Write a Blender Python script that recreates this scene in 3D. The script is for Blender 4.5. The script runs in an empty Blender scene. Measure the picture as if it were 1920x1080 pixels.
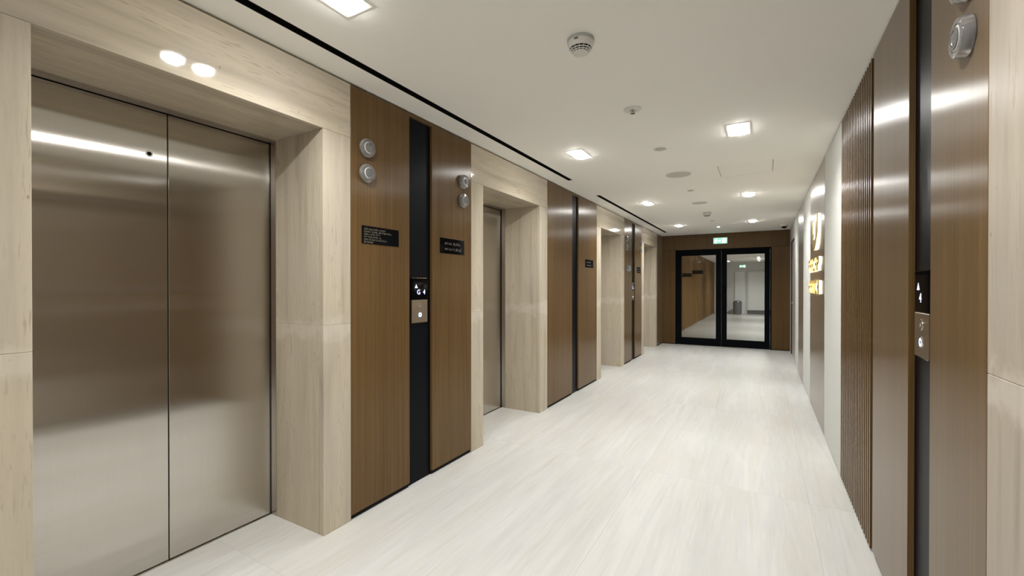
import bpy, bmesh, math, random
from mathutils import Vector, Matrix

S = bpy.context.scene
C = S.collection
R = math.radians

# ------------------------------------------------------------------ measures
H = 2.497            # ceiling height
D = 2.182            # lift opening height
LX = -2.036          # face of the left wall
RX = 0.473           # face of the right wall
YE = 10.634          # face of the end wall
YR = -3.2            # wall behind the camera
YF = 23.9            # far wall of the lobby behind the glass doors

# ------------------------------------------------------------------ camera
cam_d = bpy.data.cameras.new('camera')
cam = bpy.data.objects.new('camera', cam_d)
C.objects.link(cam)
cam.location = (0, 0, 1.34)
cam.rotation_euler = (R(90 - 0.279), 0, R(29.772))
cam_d.sensor_width = 36.0
cam_d.lens = 822.88 / 1920 * 36.0
cam_d.clip_start = 0.02
S.camera = cam

# ------------------------------------------------------------------ world, exposure
w = bpy.data.worlds.new('world'); S.world = w; w.use_nodes = True
w.node_tree.nodes['Background'].inputs[0].default_value = (1.0, 0.95, 0.88, 1)
w.node_tree.nodes['Background'].inputs[1].default_value = 0.02
S.view_settings.view_transform = 'Standard'
S.view_settings.look = 'None'
S.view_settings.exposure = 0.18
S.view_settings.gamma = 1.0
S.view_settings.use_curve_mapping = False
S.cycles.use_denoising = True
S.cycles.max_bounces = 12
S.cycles.diffuse_bounces = 7
S.cycles.glossy_bounces = 6
S.cycles.transparent_max_bounces = 12
S.cycles.sample_clamp_indirect = 4.0
S.cycles.caustics_reflective = True
S.cycles.caustics_refractive = False

LED_W = 6.2
LED_COL = (0.99, 0.99, 0.975)
LED_SPREAD = 140
FAR_W = 22.0

# ------------------------------------------------------------------ node helpers
def new_mat(name):
    m = bpy.data.materials.new(name); m.use_nodes = True
    nt = m.node_tree
    return m, nt, nt.nodes['Principled BSDF']

def setp(b, **k):
    names = {'col': 'Base Color', 'rough': 'Roughness', 'metal': 'Metallic', 'spec': 'Specular IOR Level',
             'aniso': 'Anisotropic', 'trans': 'Transmission Weight', 'ior': 'IOR', 'coat': 'Coat Weight',
             'coatr': 'Coat Roughness', 'emcol': 'Emission Color', 'em': 'Emission Strength', 'alpha': 'Alpha'}
    for a, v in k.items():
        i = b.inputs[names[a]]
        if isinstance(v, tuple) and len(v) == 3: v = (*v, 1)
        i.default_value = v

def plain(name, col, rough=0.5, metal=0.0, spec=0.5, **k):
    m, nt, b = new_mat(name)
    setp(b, col=col, rough=rough, metal=metal, spec=spec, **k)
    return m

def glow(name, col, strength):
    m, nt, b = new_mat(name)
    setp(b, col=(0.8, 0.8, 0.8), rough=0.4, emcol=col, em=strength)
    return m

def coords(nt, scale, rnd=0.0):
    """world position scaled per axis, with an offset of its own for each object"""
    g = nt.nodes.new('ShaderNodeNewGeometry')
    v = nt.nodes.new('ShaderNodeVectorMath'); v.operation = 'MULTIPLY'
    nt.links.new(g.outputs['Position'], v.inputs[0]); v.inputs[1].default_value = scale
    if rnd:
        oi = nt.nodes.new('ShaderNodeObjectInfo')
        a = nt.nodes.new('ShaderNodeVectorMath'); a.operation = 'MULTIPLY_ADD'
        a.inputs[0].default_value = (rnd, rnd * 1.7, rnd * 2.3)
        nt.links.new(oi.outputs['Random'], a.inputs[1]); nt.links.new(v.outputs[0], a.inputs[2])
        return a.outputs[0]
    return v.outputs[0]

def noise(nt, vec, scale=1.0, detail=4.0, rough=0.55, dist=0.0):
    n = nt.nodes.new('ShaderNodeTexNoise')
    nt.links.new(vec, n.inputs['Vector'])
    n.inputs['Scale'].default_value = scale; n.inputs['Detail'].default_value = detail
    n.inputs['Roughness'].default_value = rough; n.inputs['Distortion'].default_value = dist
    return n.outputs['Fac']

def ramp(nt, fac, stops):
    r = nt.nodes.new('ShaderNodeValToRGB')
    e = r.color_ramp.elements
    while len(e) > 1: e.remove(e[-1])
    e[0].position = stops[0][0]; e[0].color = (*stops[0][1], 1)
    for p, c in stops[1:]:
        x = e.new(p); x.color = (*c, 1)
    nt.links.new(fac, r.inputs[0])
    return r.outputs[0]

def mix(nt, fac, a, b, mode='MIX'):
    m = nt.nodes.new('ShaderNodeMix'); m.data_type = 'RGBA'; m.blend_type = mode
    for sock, v in ((m.inputs[0], fac), (m.inputs[6], a), (m.inputs[7], b)):
        if isinstance(v, (int, float)): sock.default_value = v
        elif isinstance(v, tuple): sock.default_value = (*v, 1)
        else: nt.links.new(v, sock)
    return m.outputs[2]

def mth(nt, op, a, b=None, c=None, clamp=False):
    m = nt.nodes.new('ShaderNodeMath'); m.operation = op; m.use_clamp = clamp
    for i, v in enumerate((a, b, c)):
        if v is None: continue
        if isinstance(v, (int, float)): m.inputs[i].default_value = v
        else: nt.links.new(v, m.inputs[i])
    return m.outputs[0]

def bump(nt, b, h, strength, dist=0.002):
    n = nt.nodes.new('ShaderNodeBump'); n.inputs['Strength'].default_value = strength
    n.inputs['Distance'].default_value = dist
    nt.links.new(h, n.inputs['Height']); nt.links.new(n.outputs[0], b.inputs['Normal'])

def brushed_gloss(nt, rough, aniso, col=(1, 1, 1)):
    """brush lines run up the panel, so highlights stretch sideways and stay thin in height"""
    g = nt.nodes.new('ShaderNodeBsdfAnisotropic'); g.distribution = 'GGX'
    g.inputs['Roughness'].default_value = rough; g.inputs['Anisotropy'].default_value = aniso
    if isinstance(col, tuple): g.inputs['Color'].default_value = (*col, 1)
    else: nt.links.new(col, g.inputs['Color'])
    v = nt.nodes.new('ShaderNodeCombineXYZ')
    for i, q in enumerate((0.001, 0.002, 1.0)): v.inputs[i].default_value = q
    nt.links.new(v.outputs[0], g.inputs['Tangent'])
    return g.outputs[0]

# ------------------------------------------------------------------ materials
def wood_mat(name, dark, light, rough=0.28, aniso=0.53, spec=1.33):
    m, nt, b = new_mat(name)
    fine = noise(nt, coords(nt, (95, 95, 1.1), 7.0), 1.0, 5.0, 0.65)
    broad = noise(nt, coords(nt, (11, 11, 0.25), 11.0), 1.0, 3.0, 0.5, 0.6)
    pores = noise(nt, coords(nt, (320, 320, 9), 3.0), 1.0, 2.0, 0.5)
    f = mth(nt, 'ADD', mth(nt, 'MULTIPLY', fine, 0.62), mth(nt, 'MULTIPLY', broad, 0.38))
    mid = tuple((p + q) / 2 for p, q in zip(dark, light))
    c = ramp(nt, f, [(0.30, dark), (0.5, mid), (0.70, light)])
    c = mix(nt, mth(nt, 'MULTIPLY', mth(nt, 'GREATER_THAN', pores, 0.62), 0.18), c, tuple(v * 0.55 for v in dark))
    nt.links.new(c, b.inputs['Base Color'])
    setp(b, rough=0.6, spec=0.0)
    f = nt.nodes.new('ShaderNodeFresnel'); f.inputs[0].default_value = spec
    x = nt.nodes.new('ShaderNodeMixShader')
    nt.links.new(f.outputs[0], x.inputs[0]); nt.links.new(b.outputs[0], x.inputs[1])
    nt.links.new(brushed_gloss(nt, rough, aniso), x.inputs[2])
    nt.links.new(x.outputs[0], nt.nodes['Material Output'].inputs[0])
    return m

WOOD = wood_mat('walnut_veneer', (0.086, 0.047, 0.0145), (0.175, 0.104, 0.041))
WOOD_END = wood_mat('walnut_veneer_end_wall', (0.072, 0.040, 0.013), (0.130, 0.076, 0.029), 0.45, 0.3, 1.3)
WOOD_FAR = wood_mat('walnut_veneer_far_lobby', (0.105, 0.058, 0.022), (0.19, 0.11, 0.045), 0.6, 0.0, 1.001)

def stone_mat(name, along, base=(0.505, 0.443, 0.342)):
    """vein-cut travertine; the veins run along 'y' or 'z'"""
    m, nt, b = new_mat(name)
    sc = (14, 14, 1.0) if along == 'z' else (14, 0.9, 16)
    sc2 = (110, 110, 10) if along == 'z' else (110, 10, 120)
    v1 = noise(nt, coords(nt, sc, 9.0), 1.0, 6.0, 0.6, 0.4)
    v2 = noise(nt, coords(nt, sc2, 5.0), 1.0, 4.0, 0.6)
    cloud = noise(nt, coords(nt, (2.2, 2.2, 2.2), 4.0), 1.0, 3.0, 0.5)
    dk = tuple(v * 0.74 for v in base); lt = tuple(min(1, v * 1.16) for v in base)
    c = ramp(nt, v1, [(0.28, dk), (0.48, base), (0.72, lt)])
    grey = tuple(v * k for v, k in zip(base, (1.0, 1.03, 1.14)))
    c = mix(nt, mth(nt, 'MULTIPLY', mth(nt, 'SUBTRACT', cloud, 0.38, clamp=True), 1.6, clamp=True), c, grey)
    # dark flecks along the veins, where a broader noise lets them show
    gate = mth(nt, 'MULTIPLY', mth(nt, 'SUBTRACT', v1, 0.44, clamp=True), 6.0, clamp=True)
    fleck = mth(nt, 'MULTIPLY', mth(nt, 'SUBTRACT', v2, 0.55, clamp=True), 9.0, clamp=True)
    c = mix(nt, mth(nt, 'MULTIPLY', mth(nt, 'MULTIPLY', gate, fleck), 0.42), c, (0.22, 0.165, 0.11))
    # round pits
    vo = nt.nodes.new('ShaderNodeTexVoronoi'); vo.inputs['Scale'].default_value = 1.0
    nt.links.new(coords(nt, (16, 16, 9), 2.0), vo.inputs['Vector'])
    pit = mth(nt, 'MULTIPLY', mth(nt, 'SUBTRACT', 0.075, vo.outputs['Distance'], clamp=True), 22.0, clamp=True)
    c = mix(nt, mth(nt, 'MULTIPLY', pit, 0.6), c, (0.20, 0.15, 0.10))
    if along == 'z':
        # pale band of polish residue at the joint between the two slabs
        g = nt.nodes.new('ShaderNodeNewGeometry'); sx = nt.nodes.new('ShaderNodeSeparateXYZ')
        nt.links.new(g.outputs['Position'], sx.inputs[0])
        wob = noise(nt, coords(nt, (9, 9, 9)), 1.0, 3.0, 0.6)
        zz = mth(nt, 'ADD', sx.outputs[2], mth(nt, 'MULTIPLY', mth(nt, 'SUBTRACT', wob, 0.5), 0.22))
        dd = mth(nt, 'ABSOLUTE', mth(nt, 'SUBTRACT', zz, 1.10))
        band = mth(nt, 'MULTIPLY', mth(nt, 'SUBTRACT', 0.065, dd, clamp=True), 25.0, clamp=True)
        c = mix(nt, mth(nt, 'MULTIPLY', band, 0.4), c, (0.66, 0.605, 0.525))
    nt.links.new(c, b.inputs['Base Color'])
    setp(b, rough=0.06 if along == 'y' else 0.35, spec=0.40 if along == 'y' else 0.05)
    bump(nt, b, v2, 0.08, 0.001)
    return m

STONE_V = stone_mat('travertine_upright', 'z')
STONE_H = stone_mat('travertine_lying', 'y')
STONE_R = stone_mat('dimmed_travertine_upright', 'z', (0.405, 0.355, 0.285))  # slightly greyer travertine, its colour darkened to offset the nearby lamp's brightness

def floor_mat():
    m, nt, b = new_mat('pale_floor_stone')
    v1 = noise(nt, coords(nt, (6.5, 0.38, 1), 13.0), 1.0, 8.0, 0.58, 0.8)
    v2 = noise(nt, coords(nt, (55, 3.2, 1), 6.0), 1.0, 4.0, 0.6, 0.3)
    cl = noise(nt, coords(nt, (3.2, 0.55, 1), 5.0), 1.0, 4.0, 0.6, 0.6)
    c = ramp(nt, v1, [(0.28, (0.482, 0.475, 0.441)), (0.42, (0.572, 0.567, 0.535)), (0.50, (0.544, 0.545, 0.535)), (0.58, (0.594, 0.591, 0.565)), (0.70, (0.558, 0.550, 0.515)), (0.82, (0.630, 0.627, 0.603))])
    c = mix(nt, mth(nt, 'MULTIPLY', mth(nt, 'SUBTRACT', cl, 0.46, clamp=True), 3.2, clamp=True), c, (0.535, 0.522, 0.475))
    c = mix(nt, mth(nt, 'MULTIPLY', mth(nt, 'SUBTRACT', 0.46, cl, clamp=True), 3.0, clamp=True), c, (0.655, 0.655, 0.645))
    thin = mth(nt, 'MULTIPLY', mth(nt, 'SUBTRACT', v2, 0.55, clamp=True), 6.0, clamp=True)
    c = mix(nt, mth(nt, 'MULTIPLY', thin, 0.28), c, (0.414, 0.401, 0.360))
    pale = mth(nt, 'MULTIPLY', mth(nt, 'SUBTRACT', 0.44, v2, clamp=True), 6.0, clamp=True)
    c = mix(nt, mth(nt, 'MULTIPLY', pale, 0.3), c, (0.684, 0.681, 0.657))
    nt.links.new(c, b.inputs['Base Color'])
    setp(b, rough=0.36, spec=0.3)
    return m
FLOOR = floor_mat()

def ceiling_mat():
    m, nt, b = new_mat('warm_white_ceiling_paint')
    n = noise(nt, coords(nt, (1.3, 1.3, 1.3)), 1.0, 3.0)
    c = ramp(nt, n, [(0.3, (0.895, 0.88, 0.83)), (0.7, (0.915, 0.90, 0.85))])
    nt.links.new(c, b.inputs['Base Color']); setp(b, rough=0.75, spec=0.2)
    return m
CEIL = ceiling_mat()

def steel_mat(name, col, rough, aniso):
    m, nt, b = new_mat(name)
    n = noise(nt, coords(nt, (500, 500, 1.5), 4.0), 1.0, 3.0, 0.6)
    c = ramp(nt, n, [(0.3, tuple(v * 0.97 for v in col)), (0.7, tuple(min(1, v * 1.02) for v in col))])
    nt.nodes.remove(b)
    nt.links.new(brushed_gloss(nt, rough, aniso, c), nt.nodes['Material Output'].inputs[0])
    return m
STEEL = steel_mat('brushed_steel', (0.63, 0.60, 0.555), 0.145, 0.83)
STEEL_TRIM = steel_mat('steel_trim', (0.55, 0.52, 0.48), 0.28, 0.3)
PLATE = steel_mat('champagne_steel_plate', (0.50, 0.42, 0.34), 0.35, 0.4)

BLACK = plain('black_lacquer', (0.004, 0.0045, 0.007), 0.36, spec=0.08)
MATBLACK = plain('matt_black', (0.006, 0.006, 0.006), 0.7, spec=0.2)
FRAMEBLACK = plain('black_powder_coat', (0.004, 0.005, 0.006), 0.6, spec=0.02)
GLOSSBLACK = plain('gloss_black_acrylic', (0.003, 0.003, 0.004), 0.05, spec=0.06)
SUBST = plain('dark_wall_backing', (0.03, 0.026, 0.02), 0.8, spec=0.1)
WHITEPANEL = plain('white_wall_panel', (0.61, 0.615, 0.585), 0.7, spec=0.04)
GREYWALL = plain('grey_plaster', (0.63, 0.63, 0.61), 0.6, spec=0.2)
WHITEPL = plain('white_plastic', (0.66, 0.65, 0.61), 0.45, spec=0.4)
GREYPL = plain('grey_plastic', (0.42, 0.42, 0.40), 0.5, spec=0.4)
SPEAKER = plain('speaker_grille_paint', (0.56, 0.54, 0.49), 0.7, spec=0.2)
CHROME = plain('chrome', (0.85, 0.84, 0.82), 0.08, 1.0)
BRASSY = plain('polished_gold', (0.90, 0.72, 0.36), 0.35, 1.0)
GOLDINK = plain('pale_gold_print', (0.20, 0.175, 0.125), 0.5)
GREYINK = plain('grey_print', (0.16, 0.16, 0.165), 0.5)
LAMP = glow('lamp_lens', (1.0, 0.985, 0.95), 135.0)
BLUE = glow('blue_white_led', (0.45, 0.68, 1.0), 1.9)
DIGIT = glow('display_digit', (0.35, 0.40, 1.0), 1.3)
SIGNBACK = glow('letter_backlight', (1.0, 0.93, 0.72), 9.0)
EXITGREEN = glow('exit_sign_green', (0.03, 0.60, 0.34), 1.0)
EXITWHITE = glow('exit_sign_white', (0.75, 1.0, 0.94), 1.6)
EMERG = glow('emergency_lamp_lens', (0.75, 0.88, 1.0), 20.0)

def pane_mat(name, tint):
    m, nt, b = new_mat(name)
    nt.nodes.remove(b)
    out = nt.nodes['Material Output']
    t = nt.nodes.new('ShaderNodeBsdfTransparent'); t.inputs[0].default_value = (*tint, 1)
    g = nt.nodes.new('ShaderNodeBsdfGlossy'); g.inputs['Roughness'].default_value = 0.02
    f = nt.nodes.new('ShaderNodeFresnel'); f.inputs[0].default_value = 1.5
    x = nt.nodes.new('ShaderNodeMixShader')
    nt.links.new(f.outputs[0], x.inputs[0]); nt.links.new(t.outputs[0], x.inputs[1]); nt.links.new(g.outputs[0], x.inputs[2])
    nt.links.new(x.outputs[0], out.inputs[0])
    return m
GLASS = pane_mat('door_glass', (0.88, 0.885, 0.87))
FILM = plain('dark_label_film', (0.02, 0.016, 0.012), 0.7, spec=0.02)
CRYSTAL = plain('clear_acrylic', (0.97, 0.97, 0.97), 0.06, trans=0.85, ior=1.45)
DARKRING = plain('dark_grey_ring', (0.16, 0.155, 0.15), 0.3)
FROST = plain('frosted_white_disc', (0.86, 0.86, 0.84), 0.35)

# ------------------------------------------------------------------ object helpers
def wloc(o):
    v = Vector((0, 0, 0))
    while o is not None:
        v += o.location; o = o.parent
    return v

def link(name, bm, mat, parent=None, smooth=False):
    off = wloc(parent) if parent else Vector((0, 0, 0))
    if off.length: bmesh.ops.translate(bm, verts=bm.verts, vec=-off)
    bmesh.ops.recalc_face_normals(bm, faces=bm.faces)
    me = bpy.data.meshes.new(name); bm.to_mesh(me); bm.free()
    if smooth:
        for p in me.polygons: p.use_smooth = True
    me.materials.append(mat)
    o = bpy.data.objects.new(name, me); C.objects.link(o)
    if parent: o.parent = parent
    return o

def add_box(bm, x0, x1, y0, y1, z0, z1, bevel=0.0):
    x0, x1 = sorted((x0, x1)); y0, y1 = sorted((y0, y1)); z0, z1 = sorted((z0, z1))
    vs = [bm.verts.new(p) for p in ((x0,y0,z0),(x1,y0,z0),(x1,y1,z0),(x0,y1,z0),(x0,y0,z1),(x1,y0,z1),(x1,y1,z1),(x0,y1,z1))]
    fs = [bm.faces.new([vs[i] for i in q]) for q in ((3,2,1,0),(4,5,6,7),(0,1,5,4),(1,2,6,5),(2,3,7,6),(3,0,4,7))]
    if bevel:
        es = list({e for f in fs for e in f.edges})
        bmesh.ops.bevel(bm, geom=es, offset=bevel, segments=1, affect='EDGES', clamp_overlap=True)

def box(name, mat, x0, x1, y0, y1, z0, z1, parent=None, bevel=0.0):
    bm = bmesh.new(); add_box(bm, x0, x1, y0, y1, z0, z1, bevel)
    return link(name, bm, mat, parent)

def boxes(name, mat, lst, parent=None, bevel=0.0):
    bm = bmesh.new()
    for b in lst: add_box(bm, *b, bevel=bevel)
    return link(name, bm, mat, parent)

def lathe(bm, prof, centre, axis='z', seg=32):
    """prof: (radius, height) pairs; height runs along +axis"""
    rings = []
    for r, h in prof:
        ring = []
        n = 1 if r < 1e-6 else seg
        for i in range(n):
            a = 2 * math.pi * i / seg
            u, v = r * math.cos(a), r * math.sin(a)
            p = {'z': (u, v, h), 'x': (h, u, v), 'y': (u, h, v)}[axis]
            ring.append(bm.verts.new((p[0] + centre[0], p[1] + centre[1], p[2] + centre[2])))
        rings.append(ring)
    for a, b in zip(rings, rings[1:]):
        for i in range(seg):
            j = (i + 1) % seg
            if len(a) == 1 and len(b) == 1: continue
            if len(a) == 1: bm.faces.new((a[0], b[i], b[j]))
            elif len(b) == 1: bm.faces.new((a[i], b[0], a[j]))
            else: bm.faces.new((a[i], b[i], b[j], a[j]))

def turned(name, mat, prof, centre, parent=None, axis='z', seg=32, smooth=True):
    bm = bmesh.new(); lathe(bm, prof, centre, axis, seg)
    o = link(name, bm, mat, parent)
    if smooth:
        for p in o.data.polygons: p.use_smooth = True
        try: o.data.set_sharp_from_angle(angle=R(35))
        except Exception: pass
    return o

def prism(bm, pts, to3, d0, d1):
    """outline pts (u, v) pushed from depth d0 to d1 through to3(u, v, d)"""
    a = [bm.verts.new(to3(u, v, d0)) for u, v in pts]
    b = [bm.verts.new(to3(u, v, d1)) for u, v in pts]
    bm.faces.new(a); bm.faces.new(list(reversed(b)))
    n = len(pts)
    for i in range(n):
        j = (i + 1) % n
        bm.faces.new((a[i], b[i], b[j], a[j]))

def tag(o, label=None, cat=None, group=None, kind=None):
    if label: o['label'] = label
    if cat: o['category'] = cat
    if group: o['group'] = group
    if kind: o['kind'] = kind
    return o

def thing(name, loc, label, cat, group=None):
    o = bpy.data.objects.new(name, None); C.objects.link(o)
    o.empty_display_size = 0.05; o.location = loc
    return tag(o, label, cat, group)

def struct(o, label=None):
    return tag(o, label, kind='structure')

# a side wall: depth d counted into the wall from its finished face
class Side:
    def __init__(s, x, sgn): s.x = x; s.s = sgn
    def X(s, d): return s.x + s.s * d
    def box(s, name, mat, d0, d1, y0, y1, z0, z1, parent=None, bevel=0.0):
        return box(name, mat, s.X(d0), s.X(d1), y0, y1, z0, z1, parent, bevel)
    def to3(s, yc, zc):
        """u to the viewer's right, v up, d out of the wall"""
        return lambda u, v, d: (s.X(-d), yc - s.s * u, zc + v)
LEFT = Side(LX, -1)
RIGHT = Side(RX, 1)

def glyph_mesh(body, size, side, yc, zc, d0, d1, mat, name, parent, bold=0.0):
    cu = bpy.data.curves.new('glyph', 'FONT'); cu.body = body; cu.size = size
    cu.align_x = 'CENTER'; cu.align_y = 'CENTER'; cu.offset = bold
    cu.extrude = abs(d1 - d0) / 2
    t = bpy.data.objects.new('glyph', cu); C.objects.link(t)
    dg = bpy.context.evaluated_depsgraph_get(); dg.update()
    bm = bmesh.new(); bm.from_mesh(t.evaluated_get(dg).to_mesh())
    bpy.data.objects.remove(t); bpy.data.curves.remove(cu)
    f = side.to3(yc, zc)
    for v in bm.verts:
        u, vv, dd = v.co; v.co = f(u, vv, (d0 + d1) / 2 + dd)
    return link(name, bm, mat, parent)

# ================================================================== STRUCTURE
rng = random.Random(4)

# ---- floor: slabs 1 m x 2 m laid along the corridor
bm = bmesh.new(); add_box(bm, -2.75, 1.15, YR - 0.1, YE + 0.15, -0.08, -0.004)
floor = struct(link('floor', bm, plain('floor_grout', (0.54, 0.53, 0.50), 0.7)), 'pale vein-cut stone corridor floor in large slabs')
xs = [-2.70, -1.763, -0.757, 0.249, 1.10]
ys = [YR, -0.78, 1.232, 3.246, 5.26, 7.274, 9.288, YE + 0.06]
g = 0.0003
for i in range(len(xs) - 1):
    for j in range(len(ys) - 1):
        box('floor_slab', FLOOR, xs[i] + g, xs[i+1] - g, ys[j] + g, ys[j+1] - g, -0.02, 0.0, floor)

# ---- ceiling with holes for the two linear slots and the access hatch
SLOTS = [(-1.861, -1.811, -0.02, 4.497), (-1.861, -1.811, 5.42, 9.925)]
HATCH = (-0.389, 0.081, 4.675, 5.160)
hx = sorted({-2.75, 1.15, -1.861, -1.811, HATCH[0], HATCH[1]})
hy = sorted({YR - 0.1, YE + 0.1, *[v for s in SLOTS for v in s[2:]], HATCH[2], HATCH[3]})
bm = bmesh.new()
for i in range(len(hx) - 1):
    for j in range(len(hy) - 1):
        cx, cy = (hx[i] + hx[i+1]) / 2, (hy[j] + hy[j+1]) / 2
        if any(a < cx < b and c < cy < d for a, b, c, d in SLOTS + [HATCH]): continue
        add_box(bm, hx[i], hx[i+1], hy[j], hy[j+1], H, H + 0.05)
struct(link('ceiling', bm, CEIL), 'warm white flat plasterboard ceiling of the corridor')

# ---- left wall
LIFTS_L = [(0.458, 1.532), (3.074, 4.143), (6.152, 7.199), (8.783, 9.875)]
OUT_L = [(0.278, 1.712), (2.899, 4.334), (5.967, 7.379), (8.601, 10.017)]
TOP = H - 0.012      # shadow gap under the ceiling

def wall_backing(name, side, lifts, y0, y1, label):
    bm = bmesh.new()
    y = y0
    for a, b in lifts + [(None, None)]:
        e = (a - 0.022) if a is not None else y1
        if e > y: add_box(bm, side.X(0.035), side.X(0.62), y, e, 0, H)
        if a is not None:
            add_box(bm, side.X(0.035), side.X(0.62), a - 0.022, b + 0.022, D + 0.022, H)
            add_box(bm, side.X(0.56), side.X(0.62), a - 0.022, b + 0.022, 0, D + 0.022)
            y = b + 0.022
    return struct(link(name, bm, SUBST), label)

wall_left = wall_backing('wall_left', LEFT, LIFTS_L, YR, YE + 0.02, 'left corridor wall clad in travertine and walnut veneer')
wall_right = wall_backing('wall_right', RIGHT, [(0.24, 1.314)], YR, YE + 0.02, 'right corridor wall of walnut, slat and white panels')

JZ = 1.128
def surround(side, wall, a, b, oa, ob, STONE_V=STONE_V):
    e = 0.0003
    side.box('stone_slab', STONE_H, 0, 0.034, oa + e, ob - e, D, TOP, wall, 0.0015)
    for y0, y1 in ((oa + e, a), (b, ob - e)):
        side.box('stone_slab', STONE_V, 0, 0.034, y0, y1, 0, JZ - e, wall, 0.0015)
        side.box('stone_slab', STONE_V, 0, 0.034, y0, y1, JZ + e, D - 0.001, wall, 0.0015)
    for y0, y1 in ((a - 0.021, a), (b, b + 0.021)):
        side.box('stone_slab', STONE_V, 0.035, 0.419, y0, y1, 0, JZ - e, wall)
        side.box('stone_slab', STONE_V, 0.035, 0.419, y0, y1, JZ + e, D + 0.018, wall)
    side.box('stone_slab', STONE_H, 0.035, 0.419, a, b, D, D + 0.02, wall)

def wood_bay(side, wall, y0, y1, s0=None, s1=None):
    """two veneer boards with the black service strip between them"""
    e = 0.0012
    if s0 is None:
        side.box('wood_panel', WOOD, 0, 0.02, y0 + e, y1 - e, 0.028, TOP, wall, 0.001)
    else:
        side.box('wood_panel', WOOD, 0, 0.02, y0 + e, s0, 0.028, TOP, wall, 0.001)
        side.box('wood_panel', WOOD, 0, 0.02, s1, y1 - e, 0.028, TOP, wall, 0.001)
        side.box('wood_panel', WOOD, 0.001, 0.02, s0 + 0.0005, s1 - 0.0005, H - 0.030, TOP, wall)
        side.box('black_strip', BLACK, 0.0205, 0.034, s0 - 0.01, s1 + 0.01, 0, TOP, wall)
    side.box('plinth', MATBLACK, 0.012, 0.034, y0 + e, (s0 if s0 else y1) - e, 0, 0.027, wall)
    if s0: side.box('plinth', MATBLACK, 0.012, 0.034, s1 + e, y1 - e, 0, 0.027, wall)

for (a, b), (oa, ob) in zip(LIFTS_L, OUT_L): surround(LEFT, wall_left, a, b, oa, ob)
BAYS_L = [(1.712, 2.899, 2.190, 2.419), (4.334, 5.967, 5.049, 5.259), (7.379, 8.601, 7.866, 8.090)]
for q in BAYS_L: wood_bay(LEFT, wall_left, *q)
wood_bay(LEFT, wall_left, -0.92, 0.278, -0.43, -0.20)
wood_bay(LEFT, wall_left, YR + 0.002, -0.92)
wood_bay(LEFT, wall_left, 10.017, YE - 0.002)

# ---- right wall
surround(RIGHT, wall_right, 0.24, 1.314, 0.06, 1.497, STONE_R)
wood_bay(RIGHT, wall_right, YR + 0.002, 0.06)
wood_bay(RIGHT, wall_right, 1.497, 2.775, 1.919, 2.167)
RIGHT.box('slat_backing', MATBLACK, 0.030, 0.034, 2.777, 3.797, 0.0, TOP, wall_right)
slat_mesh = None
for k in range(20):
    y = 2.832 + 0.050 * k
    if slat_mesh is None:
        o = RIGHT.box('slat', WOOD, -0.002, 0.029, y - 0.0110, y + 0.0110, 0.010, TOP, wall_right, 0.002)
        slat_mesh = o; y_first = y
    else:
        o = slat_mesh.copy(); C.objects.link(o); o.location.y = y - y_first
def flat_panel(mat, name, y0, y1, z0=0.010):
    RIGHT.box(name, mat, 0, 0.02, y0 + 0.003, y1 - 0.003, z0, TOP, wall_right, 0.001)
    RIGHT.box('plinth', MATBLACK, 0.012, 0.034, y0, y1, 0, z0 - 0.001, wall_right)
flat_panel(WHITEPANEL, 'white_panel', 3.800, 4.762)
flat_panel(WOOD, 'wood_panel', 4.762, 6.111)
flat_panel(WHITEPANEL, 'white_panel', 6.111, 7.109)
flat_panel(WOOD, 'wood_panel', 7.109, 8.053)
flat_panel(WHITEPANEL, 'white_panel', 8.053, 8.760)
# side doorway near the end of the corridor
RIGHT.box('wood_panel', WOOD_END, 0.006, 0.02, 8.763, 9.20, 0.010, TOP, wall_right)
RIGHT.box('wood_panel', WOOD_END, 0.006, 0.02, 10.22, YE - 0.002, 0.010, TOP, wall_right)
RIGHT.box('wood_panel', WOOD_END, 0.006, 0.02, 9.203, 10.217, 2.20, TOP, wall_right)
d2 = struct(RIGHT.box('door_2', WOOD_END, 0.022, 0.033, 9.225, 10.195, 0.006, 2.185), 'flush walnut side door at the far right end')
boxes('door_frame', MATBLACK, [(RX+0.012, RX+0.034, 9.203, 9.222, 0, 2.198), (RX+0.012, RX+0.034, 10.198, 10.217, 0, 2.198), (RX+0.012, RX+0.034, 9.222, 10.198, 2.188, 2.198)], d2)
boxes('door_handle', CHROME, [(RX-0.03, RX-0.018, 9.28, 9.40, 1.03, 1.045), (RX-0.03, RX+0.022, 9.275, 9.29, 1.03, 1.045)], d2, 0.002)

# ---- end wall around the glass doors
DX0, DX1, DZ = -1.748, 0.151, 2.152
bm = bmesh.new()
add_box(bm, -2.62, DX0 - 0.002, YE + 0.024, YE + 0.15, 0, H)
add_box(bm, DX1 + 0.002, 1.10, YE + 0.024, YE + 0.15, 0, H)
add_box(bm, DX0 - 0.002, DX1 + 0.002, YE + 0.024, YE + 0.15, DZ + 0.002, H)
wall_end = struct(link('wall_end', bm, SUBST), 'walnut veneered end wall around the glass double doors')
e = 0.0012
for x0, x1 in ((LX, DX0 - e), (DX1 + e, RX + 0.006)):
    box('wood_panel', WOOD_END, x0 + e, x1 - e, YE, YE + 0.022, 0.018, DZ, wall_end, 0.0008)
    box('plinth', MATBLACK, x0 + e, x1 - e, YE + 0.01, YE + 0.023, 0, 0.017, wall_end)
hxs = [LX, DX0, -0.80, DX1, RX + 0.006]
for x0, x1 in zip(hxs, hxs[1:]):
    box('wood_panel', WOOD_END, x0 + e, x1 - e, YE, YE + 0.022, DZ + 0.003, TOP, wall_end, 0.0008)

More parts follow.
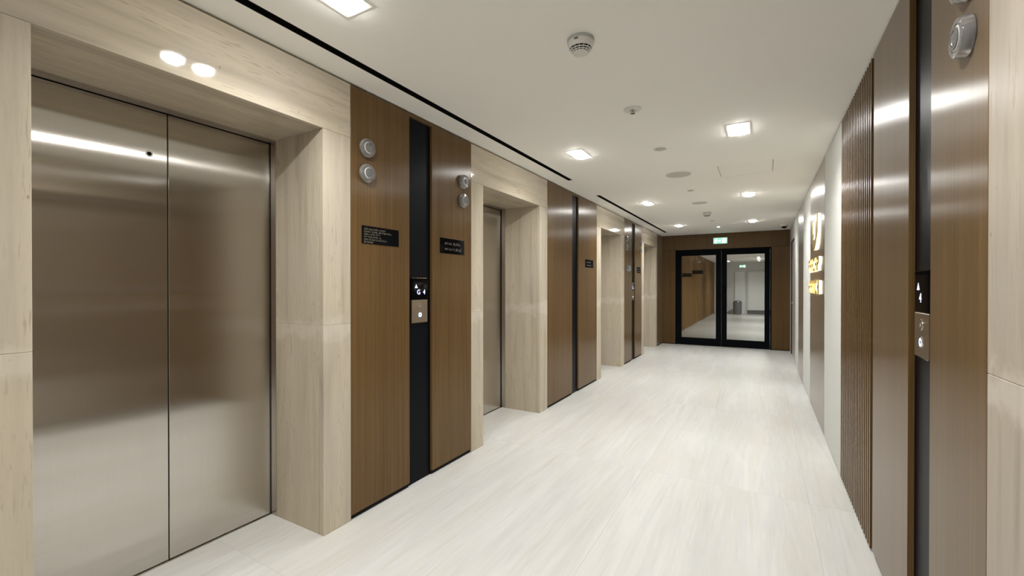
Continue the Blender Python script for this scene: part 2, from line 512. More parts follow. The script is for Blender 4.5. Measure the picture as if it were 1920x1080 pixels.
# ---- black double doors
bm = bmesh.new()
FW = 0.022
for b_ in ((DX0, DX0 + FW, YE - 0.006, YE + 0.10, 0, DZ), (DX1 - FW, DX1, YE - 0.006, YE + 0.10, 0, DZ), (DX0 + FW, DX1 - FW, YE - 0.006, YE + 0.10, DZ - FW, DZ)):
    add_box(bm, *b_, bevel=0.001)
door_1 = struct(link('door_1', bm, FRAMEBLACK), 'black framed glass double doors at the end of the corridor')
XM = -0.795
leaves = [(DX0 + FW + 0.003, XM - 0.0025, -1.620, -0.903), (XM + 0.0025, DX1 - FW - 0.003, -0.688, 0.027)]
for k, (x0, x1, g0, g1) in enumerate(leaves):
    yb, yf = YE + 0.052, YE + 0.0
    leaf = boxes('door_leaf', FRAMEBLACK, [(x0, g0, yf, yb, 0.008, DZ - FW - 0.003), (g1, x1, yf, yb, 0.008, DZ - FW - 0.003),
                  (g0, g1, yf, yb, 0.008, 0.168), (g0, g1, yf, yb, 2.022, DZ - FW - 0.003)], door_1)
    box('glass_pane', GLASS, g0 - 0.004, g1 + 0.004, YE + 0.022, YE + 0.030, 0.164, 2.026, leaf)
    hxp = g1 + 0.045 if k == 0 else g0 - 0.045
    bmh = bmesh.new()
    add_box(bmh, hxp - 0.011, hxp + 0.011, yf - 0.055, yf - 0.037, 0.75, 1.35, 0.004)
    for hz in (0.85, 1.25): add_box(bmh, hxp - 0.008, hxp + 0.008, yf - 0.038, yf, hz - 0.008, hz + 0.008)
    link('pull_handle', bmh, FRAMEBLACK, leaf)

# ---- wall behind the camera
box_rear = box('wall_rear', WHITEPANEL, -2.75, 1.15, YR - 0.1, YR, 0, H)
struct(box_rear, 'white wall closing the corridor behind the viewer')

# ---- lobby beyond the glass doors
struct(box('floor', plain('far_lobby_floor', (0.36, 0.355, 0.33), 0.25), -2.6, 1.0, YE + 0.151, YF + 0.1, -0.08, -0.001), 'grey polished floor of the lobby beyond the glass doors')
struct(box('trim_1', plain('stone_threshold', (0.70, 0.69, 0.65), 0.3), -1.80, 0.20, YE + 0.101, YE + 0.149, -0.003, 0.012), 'pale stone threshold behind the glass doors')
struct(box('ceiling', CEIL, -2.6, 1.0, YE + 0.151, YF + 0.1, H, H + 0.05), 'white ceiling of the lobby beyond the glass doors')
wfl = struct(box('wall_far_left', SUBST, -2.6, -2.12, YE + 0.151, YF + 0.1, 0, H), 'walnut clad left wall seen through the glass doors')
yy = [YE + 0.16, 12.0, 13.5, 15.0, 16.6, 17.6, 19.2, 20.8, 22.4, YF]
for y0, y1 in zip(yy, yy[1:]):
    if abs(y0 - 16.6) < 0.01: continue
    box('wood_panel', WOOD_FAR, -2.12, -2.10, y0 + 0.004, y1 - 0.004, 0.01, H - 0.01, wfl)
box('wood_panel', WOOD_FAR, -2.12, -2.10, 16.604, 17.596, 2.12, H - 0.01, wfl)
d3 = struct(box('door_3', WOOD_FAR, -2.118, -2.104, 16.62, 17.58, 0.008, 2.11), 'walnut door with a lever handle beyond the glass doors')
boxes('door_handle', plain('dark_lever', (0.05, 0.04, 0.035), 0.3, 0.8), [(-2.104, -2.05, 17.48, 17.50, 0.93, 0.95), (-2.062, -2.046, 17.34, 17.50, 0.93, 0.95), (-2.104, -2.096, 17.46, 17.52, 0.80, 1.02)], d3, 0.003)
struct(box('wall_far_right', GREYWALL, 0.50, 1.0, YE + 0.151, YF + 0.1, 0, H), 'grey right wall of the lobby beyond the glass doors')
wf = struct(box('wall_far', GREYWALL, -2.6, 1.0, YF, YF + 0.1, 0, H), 'grey wall closing the lobby beyond the glass doors')
box('pilaster', plain('white_gloss_panel', (0.74, 0.75, 0.74), 0.4), -1.19, -0.80, YF - 0.06, YF - 0.001, 0.0, 2.02, wf, 0.004)
box('baseboard_far', plain('dark_skirting', (0.10, 0.10, 0.10), 0.5), -0.66, 0.498, YF - 0.02, YF - 0.001, 0, 0.16, wf)
d4 = struct(box('door_4', plain('pale_door_paint', (0.72, 0.73, 0.71), 0.45), -0.60, 0.30, YF - 0.05, YF - 0.021, 0.18, 1.98), 'pale white door on the far lobby wall')
boxes('door_frame', GREYWALL, [(-0.67, -0.602, YF - 0.06, YF - 0.021, 0.17, 2.05), (0.302, 0.37, YF - 0.06, YF - 0.021, 0.17, 2.05), (-0.602, 0.302, YF - 0.06, YF - 0.021, 1.982, 2.05)], d4)

# ================================================================== LIFT DOORS
def lift_door(side, a, b, split, label):
    t = thing('lift_door', (side.X(0.48), (a + b) / 2, 0), label, 'lift door')
    for k, (y0, y1) in enumerate(((a - 0.015, split - 0.0022), (split + 0.0022, b + 0.015))):
        leaf = side.box('door_leaf', STEEL, 0.474, 0.502, y0, y1, 0.006, D - 0.012, t, 0.0012)
        if k == 0:
            yk = y1 - 0.072
            turned('keyhole_ring', CHROME, [(0.0, 0.0), (0.008, 0.0), (0.009, -side.s*0.002), (0.014, -side.s*0.002), (0.0145, 0.0)], (side.X(0.474), yk, 1.962), leaf, 'x', 20)
            turned('keyhole', MATBLACK, [(0.0, -side.s*0.001), (0.0075, -side.s*0.001), (0.0075, 0.0)], (side.X(0.474), yk, 1.962), leaf, 'x', 16)
    for y0, y1 in ((a - 0.02, a + 0.002), (b - 0.002, b + 0.02)):
        side.box('door_jamb', STEEL_TRIM, 0.4195, 0.464, y0, y1, 0.0, D + 0.005, t)
    side.box('door_head', STEEL_TRIM, 0.4195, 0.464, a + 0.002, b - 0.002, D - 0.010, D + 0.015, t)
    side.box('door_pocket', MATBLACK, 0.5025, 0.512, a - 0.02, b + 0.02, 0, D + 0.015, t)
    side.box('door_sill', STEEL_TRIM, 0.464, 0.52, a - 0.02, b + 0.02, 0.0005, 0.003, t)
    return t
lift_door(LEFT, *LIFTS_L[0], 1.022, 'large brushed steel lift door filling the left foreground')
lift_door(LEFT, *LIFTS_L[1], 3.605, 'second steel lift door from the left, half hidden in its stone recess')
lift_door(LEFT, *LIFTS_L[2], 6.675, 'third steel lift door, deep in the stone recess past the second')
lift_door(LEFT, *LIFTS_L[3], 9.329, 'farthest steel lift door, in the last stone recess before the end wall')
lift_door(RIGHT, 0.24, 1.314, 0.777, 'steel lift door in the right wall beside the viewer')

# ================================================================== HALL LANTERNS
def lantern(side, y, z, label, group):
    s = side.s
    t = thing('hall_lantern', (side.X(0), y, z), label, 'lift lantern', group)
    c = (side.X(0), y, z)
    p = lambda lst: [(r, -s * h) for r, h in lst]
    turned('mounting_plate', CHROME, p([(0, 0.0), (0.036, 0.0), (0.036, 0.003), (0, 0.003)]), c, t, 'x', 40)
    turned('clear_rim', CRYSTAL, p([(0.036, 0.003), (0.052, 0.003), (0.054, 0.008), (0.054, 0.020), (0.049, 0.028), (0.036, 0.030), (0.036, 0.003)]), c, t, 'x', 40)
    turned('white_disc', FROST, p([(0, 0.0035), (0.034, 0.0035), (0.034, 0.026), (0.031, 0.029), (0, 0.030)]), c, t, 'x', 40)
    turned('groove_ring', DARKRING, p([(0.0215, 0.0302), (0.0215, 0.0325), (0.0285, 0.0325), (0.0285, 0.0302), (0.0215, 0.0302)]), c, t, 'x', 40)
    turned('centre_lens', CRYSTAL, p([(0.0205, 0.0302), (0.0205, 0.031), (0.012, 0.0345), (0, 0.0355)]), c, t, 'x', 32)
    return t
for (y, nm) in ((1.822, 'left of the nearest black strip'), (2.781, 'right of the nearest black strip')):
    lantern(LEFT, y, 2.150, 'upper round glass lift lantern on the veneer ' + nm, 'lift lanterns on the left wall')
    lantern(LEFT, y, 2.002, 'lower round glass lift lantern on the veneer ' + nm, 'lift lanterns on the left wall')
for (y, nm) in ((7.505, 'left side of the farthest veneer bay'), (8.480, 'right side of the farthest veneer bay')):
    lantern(LEFT, y, 2.150, 'upper small distant round lantern, ' + nm, 'lift lanterns on the left wall')
    lantern(LEFT, y, 2.002, 'lower small distant round lantern, ' + nm, 'lift lanterns on the left wall')
lantern(RIGHT, 1.612, 2.150, 'glass lantern on the right wall, cut by the top edge', 'lift lanterns on the right wall')
lantern(RIGHT, 1.612, 2.002, 'large glass lantern on the right wall just below the top one', 'lift lanterns on the right wall')

# ================================================================== CALL PANELS
def call_panel(side, yc, label, glyphs):
    s = side.s
    t = thing('lift_call_panel', (side.X(0.0205), yc, 1.24), label, 'call panel')
    wy = 0.079
    side.box('display', GLOSSBLACK, 0.0085, 0.0203, yc - wy, yc + wy, 1.246, 1.392, t, 0.001)
    side.box('display_edge', CHROME, 0.0095, 0.0203, yc - wy, yc + wy, 1.3922, 1.3945, t)
    side.box('faceplate', PLATE, 0.0085, 0.0203, yc - wy, yc + wy, 1.090, 1.2445, t, 0.0015)
    side.box('faceplate_edge', CHROME, 0.0080, 0.0203, yc - wy, yc + wy, 1.0865, 1.0895, t)
    f = side.to3(yc, 0)
    d0, d1 = -0.0085, -0.0075
    bm = bmesh.new()
    prism(bm, [(-0.050, 1.325), (-0.022, 1.325), (-0.036, 1.351)], f, d0, d1)
    link('up_arrow', bm, DIGIT, t)
    for body, u in glyphs:
        glyph_mesh(body, 0.046, side, yc - s * u, 1.296, d0, d1, DIGIT, 'display_digit', t, 0.0006)
    for zc, lit, nm in ((1.203, False, 'up_button'), (1.142, True, 'down_button')):
        cc = (side.X(0.0085), yc, zc)
        b_ = turned(nm, PLATE if not lit else BLUE, [(0, -s*0.0025), (0.0145, -s*0.0025), (0.0155, 0)], cc, t, 'x', 28)
        turned('button_ring', CHROME if lit else STEEL_TRIM, [(0.0160, 0), (0.0160, -s*0.003), (0.0195, -s*0.003), (0.0200, 0)], cc, b_, 'x', 28)
        bm = bmesh.new(); k = 1 if not lit else -1
        prism(bm, [(-0.0075, zc - 0.005*k), (0.0075, zc - 0.005*k), (0, zc + 0.008*k)], f, -0.006, -0.0055)
        link('button_arrow', bm, GREYPL if not lit else MATBLACK, b_)
call_panel(LEFT, 2.300, 'lift call panel on the nearest left black strip, display reading G 4', [('G', -0.012), ('4', 0.044)])
call_panel(LEFT, 7.978, 'small distant lift call panel between the farthest veneer boards', [('G', -0.012), ('4', 0.044)])
call_panel(RIGHT, 2.045, 'lift call panel in the black strip of the right wall', [('4', -0.012)])

# ================================================================== PLAQUES
def scribble(name, side, rows, mat, parent, seed, d0=-0.0035, words=True):
    """rows of small engraved strokes: lettering too small in the photo to read"""
    r = random.Random(seed); bm = bmesh.new()
    for (ya, yb, z0, z1) in rows:                      # ya -> yb in reading direction
        sg = 1 if yb > ya else -1
        L = abs(yb - ya); u = 0.0; hgt = z1 - z0; left = r.randint(3, 7)
        while u < L:
            wd = hgt * r.uniform(0.35, 0.7); wd = min(wd, L - u)
            th = max(0.0012, hgt * 0.16)
            y0 = ya + sg * u
            form = r.randint(0, 4)
            bars = []
            if form in (0, 1, 2): bars.append((0, th, 0, 1 if form != 1 else 0.75))
            if form in (0, 3): bars.append((wd - th, wd, 0, 0.75))
            if form in (1, 3, 4): bars.append((0, wd, 0, th / hgt))
            if form in (0, 2, 4): bars.append((0, wd, 0.72 - th / hgt, 0.72))
            if form == 4: bars.append((wd * 0.4, wd * 0.4 + th, 0, 1))
            for a, b, c, d in bars:
                if b <= a: continue
                add_box(bm, side.X(-abs(d0)), side.X(-abs(d0) - 0.0004), y0 + sg * a, y0 + sg * b, z0 + c * hgt, z0 + d * hgt)
            u += wd + hgt * 0.16; left -= 1
            if words and left == 0:
                u += hgt * 0.5; left = r.randint(3, 7)
    return tag(link(name, bm, mat, parent), kind='stuff')

def plaque(side, y0, y1, z0, z1, label, rows, ink, seed):
    t = thing('wall_plaque', (side.X(0), (y0 + y1) / 2, z0), label, 'sign', 'black plaques on the left wall')
    side.box('plate', GLOSSBLACK, -0.0035, -0.0002, y0, y1, z0, z1, t, 0.0006)
    scribble('lettering', side, rows, ink, t, seed)
    return t
w1 = 0.30
rows = []
for k, (f0, f1) in enumerate(((0.05, 0.61), (0.05, 0.78), (0.05, 0.46), (0.05, 0.49), (0.05, 0.65), (0.05, 0.30))):
    z1_ = 1.683 - 0.0155 * k
    rows.append((1.790 + w1 * f0, 1.790 + w1 * f1, z1_ - 0.0105, z1_))
plaque(LEFT, 1.790, 2.088, 1.590, 1.695, 'black plaque with six lines of small gold print below the nearest lanterns', rows, GOLDINK, 3)
plaque(LEFT, 2.506, 2.801, 1.580, 1.692, 'glossy black plaque with two print lines right of nearest black strip',
       [(2.555, 2.640, 1.647, 1.663), (2.660, 2.755, 1.644, 1.666), (2.560, 2.650, 1.606, 1.622), (2.665, 2.755, 1.603, 1.625)], GREYINK, 8)
plaque(LEFT, 5.500, 5.811, 1.585, 1.690, 'lone black plaque on the middle veneer bay between second and third lift',
       [(5.54, 5.70, 1.645, 1.665), (5.54, 5.72, 1.605, 1.623)], GREYINK, 12)
plaque(LEFT, 7.510, 7.810, 1.590, 1.695, 'tiny distant black plaque on left board of farthest veneer bay',
       [(7.54, 7.70, 1.655, 1.670), (7.54, 7.74, 1.630, 1.645)], GOLDINK, 15)
plaque(LEFT, 8.220, 8.490, 1.580, 1.692, 'tiny distant black plaque on right board of farthest veneer bay',
       [(8.25, 8.42, 1.645, 1.662), (8.25, 8.42, 1.605, 1.622)], GREYINK, 19)

# ================================================================== BACKLIT GOLD SIGN (right wall)
t = thing('gold_wall_sign', (RX, 5.45, 1.26), 'glowing backlit gold emblem and two lines of letters on walnut panel', 'sign')
def extruded(name, pts, mat, d0, d1, parent, closed_parts=None):
    bm = bmesh.new(); f = RIGHT.to3(0, 0)
    for poly in pts: prism(bm, poly, f, d0, d1)
    return link(name, bm, mat, parent)
def U_shape(y_l, y_r, z0, z1, th, n=14):
    """a letter-U band; u = -y because the right wall is read towards smaller y"""
    cx = -(y_l + y_r) / 2; hw = (y_l - y_r) / 2; rb = hw
    outer = [(cx - hw, z1 - 0.05)] + [(cx - hw * math.cos(a), z0 + rb * 0.75 - rb * 0.75 * math.sin(a)) for a in [math.pi * i / n for i in range(n + 1)]] + [(cx + hw, z1)]
    inner = [(cx - hw + th, z1 - 0.03)] + [(cx - (hw - th) * math.cos(a), z0 + rb * 0.75 - (rb * 0.75 - th * 0.7) * math.sin(a)) for a in [math.pi * i / n for i in range(n + 1)]] + [(cx + hw - th, z1)]
    return [[outer[i], outer[i+1], inner[i+1], inner[i]] for i in range(len(outer) - 1)]
em = extruded('emblem', U_shape(5.66, 5.14, 1.700, 2.045, 0.15), BRASSY, 0.016, 0.024, t)
extruded('backlight', U_shape(5.655, 5.145, 1.705, 2.040, 0.14), SIGNBACK, 0.003, 0.0158, em)
rr = random.Random(21)
for z0, z1, n in ((1.488, 1.620, 6), (1.262, 1.394, 7)):
    w_ = 1.0 / n
    for k in range(n):
        yl = 6.0 - k * w_; yr = yl - w_ * 0.86
        st = 0.045
        kind = rr.randint(0, 3)
        bars = [(yl, yl - st, z0, z1)]
        if kind != 2: bars.append((yr + st, yr, z0 if kind != 1 else (z0 + z1) / 2, z1))
        if kind in (0, 1): bars.append((yl - st, yr + st, z1 - 0.03, z1))
        if kind in (1, 3): bars.append((yl - st, yr + st, (z0 + z1) / 2 - 0.015, (z0 + z1) / 2 + 0.015))
        if kind == 2: bars += [(yl - st, yr, z0, z0 + 0.03), (yl - st, yr, z1 - 0.03, z1)]
        le = boxes('letter', BRASSY, [(RX - 0.024, RX - 0.016, b_[0], b_[1], b_[2], b_[3]) for b_ in bars], t)
        i_ = 0.003
        boxes('backlight', SIGNBACK, [(RX - 0.0158, RX - 0.003, b_[0] - i_, b_[1] + i_, b_[2] + i_, b_[3] - i_) for b_ in bars], le)

# ================================================================== CEILING FITTINGS
def add_disk_light(name, loc, size, watts, col, spread, parent):
    ld = bpy.data.lights.new(name, 'AREA'); ld.shape = 'DISK'; ld.size = size; ld.energy = watts
    ld.color = col; ld.spread = R(spread)
    lo = bpy.data.objects.new(name, ld); C.objects.link(lo)
    lo.parent = parent; lo.location = Vector(loc) - wloc(parent)
    return lo

def downlight(x, y, label, group='twin recessed downlights', watts=LED_W):
    t = thing('twin_downlight', (x, y, H), label, 'downlight', group)
    bm = bmesh.new()
    x0, x1, y0, y1 = x - 0.075, x + 0.075, y - 0.145, y + 0.145
    for b_ in ((x0, x1, y0, y0 + 0.016), (x0, x1, y1 - 0.016, y1), (x0, x0 + 0.016, y0 + 0.016, y1 - 0.016), (x1 - 0.016, x1, y0 + 0.016, y1 - 0.016), (x0 + 0.016, x1 - 0.016, y - 0.010, y + 0.010)):
        add_box(bm, *b_, H - 0.003, H - 0.0002)
    link('trim', bm, CEIL, t)
    box('back_plate', CEIL, x0 + 0.016, x1 - 0.016, y0 + 0.016, y1 - 0.016, H - 0.0015, H - 0.0003, t)
    for dy in (-0.070, 0.070):
        c = (x, y + dy, H)
        ring = turned('lamp_ring', WHITEPL, [(0.047, -0.0016), (0.047, -0.0035), (0.053, -0.0030), (0.053, -0.0016)], c, t, 'z', 28)
        turned('lamp_lens', LAMP, [(0.0455, -0.0018), (0.0455, -0.0030), (0.0440, -0.0100), (0.037, -0.0130), (0, -0.0135)], c, ring, 'z', 28)
        add_disk_light('led_light', (x, y + dy, H - 0.0145), 0.050, watts, LED_COL, LED_SPREAD, t)
    return t
YS = [-1.60, 1.03, 3.655, 6.290, 8.910]
names = ['behind the viewer', 'above the nearest lift door', 'nearest in view', 'second in view', 'farthest, by the exit sign']
for y, nm in zip(YS, names):
    downlight(-1.48 if y == 1.03 else -1.41, y + (0.12 if y == 1.03 else 0.0), 'glowing twin ceiling downlight in the left row, ' + nm)
    downlight(-0.160, y, 'glowing twin ceiling downlight in the right row, ' + nm)
for y in (14.2, 17.2, 21.5):
    downlight(-0.16, y, {14.2: 'first', 17.2: 'second', 21.5: 'third'}[y] + ' ceiling downlight in the lobby beyond the glass doors', 'downlights beyond the glass doors', FAR_W)

for k, (x0, x1, y0, y1) in enumerate(SLOTS):
    t = thing('linear_diffuser', ((x0 + x1) / 2, (y0 + y1) / 2, H), ('long black linear air slot in the ceiling, the nearer one', 'black linear air slot in the ceiling, the far one')[k], 'air diffuser', 'black ceiling air slots')
    e = 0.001
    boxes('slot_box', MATBLACK, [(x0 + e, x0 + 0.004, y0 + e, y1 - e, H - 0.001, H + 0.09), (x1 - 0.004, x1 - e, y0 + e, y1 - e, H - 0.001, H + 0.09),
          (x0 + 0.004, x1 - 0.004, y0 + e, y0 + 0.004, H - 0.001, H + 0.09), (x0 + 0.004, x1 - 0.004, y1 - 0.004, y1 - e, H - 0.001, H + 0.09),
          (x0 + e, x1 - e, y0 + e, y1 - e, H + 0.09, H + 0.095)], t)
    box('slot_blade', FRAMEBLACK, (x0 + x1) / 2 - 0.0015, (x0 + x1) / 2 + 0.0015, y0 + 0.004, y1 - 0.004, H + 0.020, H + 0.06, t)
x0, x1, y0, y1 = HATCH
t = thing('access_hatch', ((x0 + x1) / 2, (y0 + y1) / 2, H), 'flush square access hatch in the ceiling by right wall', 'ceiling hatch')
box('hatch_panel', CEIL, x0 + 0.004, x1 - 0.004, y0 + 0.004, y1 - 0.004, H + 0.0004, H + 0.02, t)
boxes('hatch_frame', SUBST, [(x0 + 0.0005, x0 + 0.003, y0, y1, H + 0.004, H + 0.04), (x1 - 0.003, x1 - 0.0005, y0, y1, H + 0.004, H + 0.04),
      (x0 + 0.003, x1 - 0.003, y0 + 0.0005, y0 + 0.003, H + 0.004, H + 0.04), (x0 + 0.003, x1 - 0.003, y1 - 0.003, y1 - 0.0005, H + 0.004, H + 0.04),
      (x0, x1, y0, y1, H + 0.041, H + 0.045)], t)

def smoke_detector(x, y, label):
    t = thing('smoke_detector', (x, y, H), label, 'smoke detector', 'ceiling smoke detectors')
    c = (x, y, H)
    turned('base', GREYPL, [(0, 0), (0.062, 0), (0.0625, -0.010), (0.060, -0.015), (0, -0.015)], c, t, 'z', 40)
    turned('housing', WHITEPL, [(0.0, -0.0152), (0.060, -0.0152), (0.0598, -0.028), (0.0565, -0.040), (0.0535, -0.044), (0.0, -0.044)], c, t, 'z', 40)
    turned('vent_core', MATBLACK, [(0.0, -0.0441), (0.0500, -0.0441), (0.0330, -0.0630), (0.0, -0.0630)], c, t, 'z', 32)
    for r, z in ((0.0490, -0.0500), (0.0425, -0.0572)):
        turned('vent_fin', WHITEPL, [(r - 0.010, z), (r, z), (r - 0.0016, z - 0.0022), (r - 0.011, z - 0.0022), (r - 0.010, z)], c, t, 'z', 40)
    turned('cap', WHITEPL, [(0.0, -0.0628), (0.0365, -0.0628), (0.0345, -0.0665), (0.027, -0.0695), (0.0, -0.0710)], c, t, 'z', 40)
    bm = bmesh.new()
    for k in range(14):
        a = 2 * math.pi * k / 14
        ca, sa = math.cos(a), math.sin(a)
        q = [((0.0515, 0.0014, -0.0442), (0.0515, -0.0014, -0.0442)), ((0.0360, 0.0014, -0.0629), (0.0360, -0.0014, -0.0629)),
             ((0.0300, 0.0014, -0.0629), (0.0300, -0.0014, -0.0629)), ((0.0440, 0.0014, -0.0442), (0.0440, -0.0014, -0.0442))]
        vs = [[bm.verts.new((x + r_ * ca - w_ * sa, y + r_ * sa + w_ * ca, H + z_)) for r_, w_, z_ in pr] for pr in q]
        bm.faces.new([v[0] for v in vs]); bm.faces.new([v[1] for v in reversed(vs)])
        for i_ in range(4):
            j_ = (i_ + 1) % 4; bm.faces.new((vs[i_][0], vs[i_][1], vs[j_][1], vs[j_][0]))
    tag(link('vent_ribs', bm, WHITEPL, t), kind='stuff')
    ang = math.atan2(-y, -x)
    bm = bmesh.new()
    a0 = ang - 0.35
    p0 = (x + 0.0602 * math.cos(a0 - 0.16), y + 0.0602 * math.sin(a0 - 0.16)); p1 = (x + 0.0602 * math.cos(a0 + 0.16), y + 0.0602 * math.sin(a0 + 0.16))
    n = Vector((math.cos(a0), math.sin(a0), 0)) * 0.0012
    vs = []
    for px, py in (p0, p1):
        for zz in (H - 0.0175, H - 0.0255):
            vs.append(Vector((px, py, zz)))
    lo = [bm.verts.new(v - n) for v in (vs[0], vs[1], vs[3], vs[2])]; hi = [bm.verts.new(v + n) for v in (vs[0], vs[1], vs[3], vs[2])]
    bm.faces.new(lo); bm.faces.new(list(reversed(hi)))
    for i in range(4): bm.faces.new((lo[i], hi[i], hi[(i+1) % 4], lo[(i+1) % 4]))
    link('indicator', bm, plain('indicator_dark', (0.12, 0.12, 0.10), 0.4), t)
smoke_detector(-0.747, 1.955, 'white domed smoke detector on the ceiling nearest the viewer')
smoke_detector(-0.771, 7.55, 'small distant smoke detector on the ceiling before the glass doors')

t = thing('fire_sprinkler', (-0.745, 2.894, H), 'small sprinkler head in a white rosette behind the near smoke detector', 'sprinkler')
c = (-0.745, 2.894, H)
turned('rosette', WHITEPL, [(0.022, -0.0002), (0.057, -0.0002), (0.058, -0.003), (0.050, -0.006), (0.026, -0.007), (0.022, -0.0035), (0.022, -0.0002)], c, t, 'z', 36)
turned('nozzle', CHROME, [(0, -0.0003), (0.013, -0.0003), (0.012, -0.012), (0, -0.012)], c, t, 'z', 20)
boxes('yoke', CHROME, [(c[0] - 0.012, c[0] - 0.009, c[1] - 0.002, c[1] + 0.002, H - 0.026, H - 0.011), (c[0] + 0.009, c[0] + 0.012, c[1] - 0.002, c[1] + 0.002, H - 0.026, H - 0.011)], t)
turned('deflector', CHROME, [(0, -0.026), (0.017, -0.026), (0.017, -0.028), (0, -0.028)], c, t, 'z', 20)

def cover_plate(x, y, r, label):
    t = thing('sprinkler_cover', (x, y, H), label, 'sprinkler cover', 'round ceiling cover plates')
    turned('rim', WHITEPL, [(r * 0.80, -0.0002), (r, -0.0002), (r, -0.004), (r * 0.86, -0.006), (r * 0.80, -0.0045), (r * 0.80, -0.0002)], (x, y, H), t, 'z', 36)
    turned('disc', SPEAKER, [(0, -0.0002), (r * 0.74, -0.0002), (r * 0.74, -0.007), (r * 0.70, -0.008), (0, -0.0085)], (x, y, H), t, 'z', 36)
cover_plate(-0.756, 3.842, 0.054, 'small round cover plate just before the near ceiling speaker')
cover_plate(-0.764, 5.697, 0.038, 'tiny round cover plate between the two ceiling speakers')
cover_plate(-0.790, 8.520, 0.042, 'tiny white cover plate past the far smoke detector')

def speaker(x, y, r, label):
    t = thing('ceiling_speaker', (x, y, H), label, 'speaker', 'round ceiling speakers')
    turned('rim', WHITEPL, [(r * 0.93, -0.0002), (r, -0.0002), (r, -0.004), (r * 0.96, -0.007), (r * 0.93, -0.005), (r * 0.93, -0.0002)], (x, y, H), t, 'z', 48)
    turned('grille', SPEAKER, [(0, -0.0002), (r * 0.925, -0.0002), (r * 0.925, -0.0045), (0, -0.0055)], (x, y, H), t, 'z', 48)
speaker(-0.766, 4.817, 0.125, 'large round speaker grille in the ceiling, the nearer of two')
speaker(-0.770, 6.600, 0.105, 'round speaker grille in the ceiling, the farther of two')

t = thing('emergency_light', (-0.76, 9.454, H), 'tiny bluish emergency spotlight in the ceiling before the exit sign', 'emergency light')
turned('trim', WHITEPL, [(0.026, -0.0002), (0.042, -0.0002), (0.042, -0.003), (0.030, -0.006), (0.026, -0.004), (0.026, -0.0002)], (-0.76, 9.454, H), t, 'z', 28)
turned('lamp_lens', EMERG, [(0, -0.0005), (0.0255, -0.0005), (0.024, -0.008), (0, -0.012)], (-0.76, 9.454, H), t, 'z', 24)

t = thing('cctv_camera', (0.345, 9.75, H), 'white dome security camera with dark lens on ceiling at far right', 'security camera')
c = (0.345, 9.75, H)
turned('base', WHITEPL, [(0, -0.0002), (0.060, -0.0002), (0.060, -0.022), (0.053, -0.034), (0, -0.034)], c, t, 'z', 32)
turned('dome', GLOSSBLACK, [(0.044, -0.0342), (0.042, -0.050), (0.030, -0.064), (0.012, -0.071), (0, -0.072)], c, t, 'z', 28)
box('bracket', WHITEPL, c[0] + 0.058, c[0] + 0.10, c[1] - 0.02, c[1] + 0.02, H - 0.03, H - 0.0002, t, 0.004)

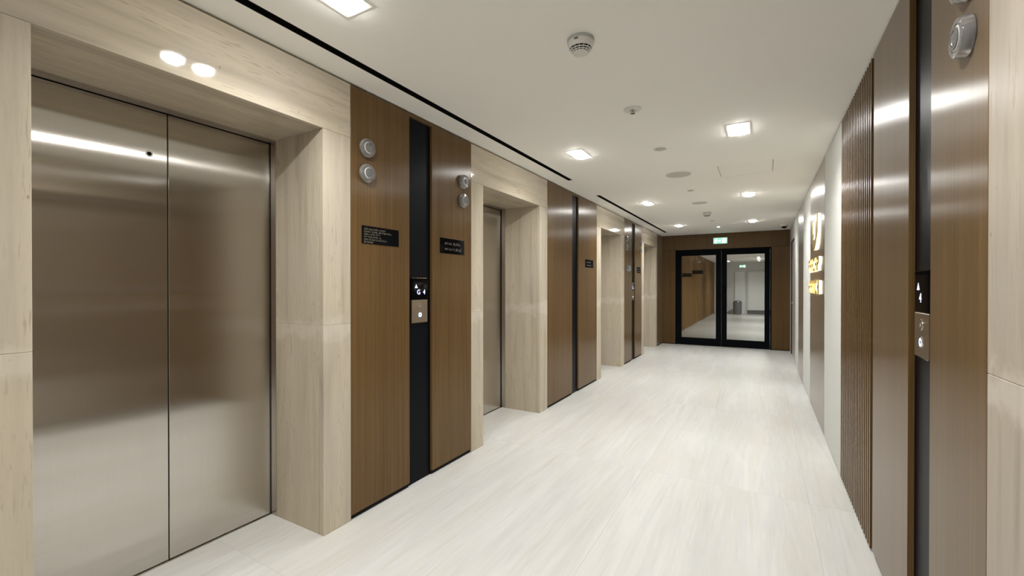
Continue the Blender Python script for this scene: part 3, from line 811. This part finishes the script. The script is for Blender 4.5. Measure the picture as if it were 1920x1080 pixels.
# ================================================================== EXIT SIGNS
def exit_sign(xc, zc, y, w_, h_, label):
    t = thing('exit_sign', (xc, y, zc - h_ / 2), label, 'exit sign', 'green running man exit signs')
    box('housing', WHITEPL, xc - w_/2 - 0.006, xc + w_/2 + 0.006, y - 0.032, y - 0.0005, zc - h_/2 - 0.006, zc + h_/2 + 0.006, t, 0.003)
    box('sign_face', EXITGREEN, xc - w_/2, xc + w_/2, y - 0.035, y - 0.0325, zc - h_/2, zc + h_/2, t)
    f = lambda u, v, d: (xc + u * w_, y - d, zc + v * h_)
    a, b = 0.0352, 0.0362
    bm = bmesh.new()                                                   # running figure
    prism(bm, [(-0.27 + 0.035 * math.cos(k * math.pi / 5), 0.33 + 0.085 * math.sin(k * math.pi / 5)) for k in range(10)], f, a, b)
    for seg in (((-0.30, 0.22), (-0.36, -0.08), 0.05), ((-0.36, -0.05), (-0.28, -0.20), 0.032), ((-0.28, -0.18), (-0.30, -0.42), 0.028),
                ((-0.36, -0.05), (-0.41, -0.25), 0.032), ((-0.41, -0.24), (-0.47, -0.32), 0.026), ((-0.30, 0.20), (-0.21, 0.02), 0.024), ((-0.30, 0.20), (-0.40, 0.05), 0.024)):
        (u0, v0), (u1, v1), r = seg
        dx, dy = (u1 - u0) * w_, (v1 - v0) * h_; L = math.hypot(dx, dy); nx, ny = -dy / L * r, dx / L * r
        prism(bm, [(u0 + nx, v0 + ny * w_ / h_), (u0 - nx, v0 - ny * w_ / h_), (u1 - nx, v1 - ny * w_ / h_), (u1 + nx, v1 + ny * w_ / h_)], f, a, b)
    link('running_figure', bm, EXITWHITE, t)
    bm = bmesh.new()                                                   # arrow
    prism(bm, [(-0.16, 0.09), (-0.16, -0.09), (-0.06, -0.09), (-0.06, 0.09)], f, a, b)
    prism(bm, [(-0.06, 0.26), (-0.06, -0.26), (0.05, 0.0)], f, a, b)
    link('arrow', bm, EXITWHITE, t)
    bm = bmesh.new()                                                   # doorway
    prism(bm, [(0.14, -0.44), (0.42, -0.44), (0.42, 0.42), (0.14, 0.42)], f, a, b)
    link('doorway', bm, EXITWHITE, t)
    return t
exit_sign(-0.815, 2.330, YE, 0.27, 0.125, 'glowing green exit sign above the black double doors')
exit_sign(-0.86, 2.285, YF - 0.0, 0.27, 0.125, 'second green exit sign seen through the right glass pane')

# dark labels stuck on the left pane
for x0, x1, z0, z1, lb in ((-1.606, -1.405, 1.545, 1.628, 'lower dark label strip stuck on the left glass pane'), (-1.395, -1.165, 1.606, 1.690, 'higher dark label strip stuck on the left glass pane')):
    tag(box('door_label', FILM, x0, x1, YE + 0.0202, YE + 0.0218, z0, z1), lb, 'label', 'labels on the glass door')

# litter bin by the far wall
t = thing('litter_bin', (-1.05, 23.3, 0), 'dark rounded litter bin far beyond the right glass pane', 'bin')
turned('body', plain('bin_grey', (0.10, 0.10, 0.10), 0.4), [(0, 0.0), (0.17, 0.0), (0.19, 0.50), (0.19, 0.52), (0, 0.52)], (-1.05, 23.3, 0), t, 'z', 28)
turned('lid', plain('bin_lid', (0.07, 0.07, 0.07), 0.3), [(0.195, 0.521), (0.195, 0.55), (0.15, 0.63), (0, 0.66)], (-1.05, 23.3, 0), t, 'z', 28)
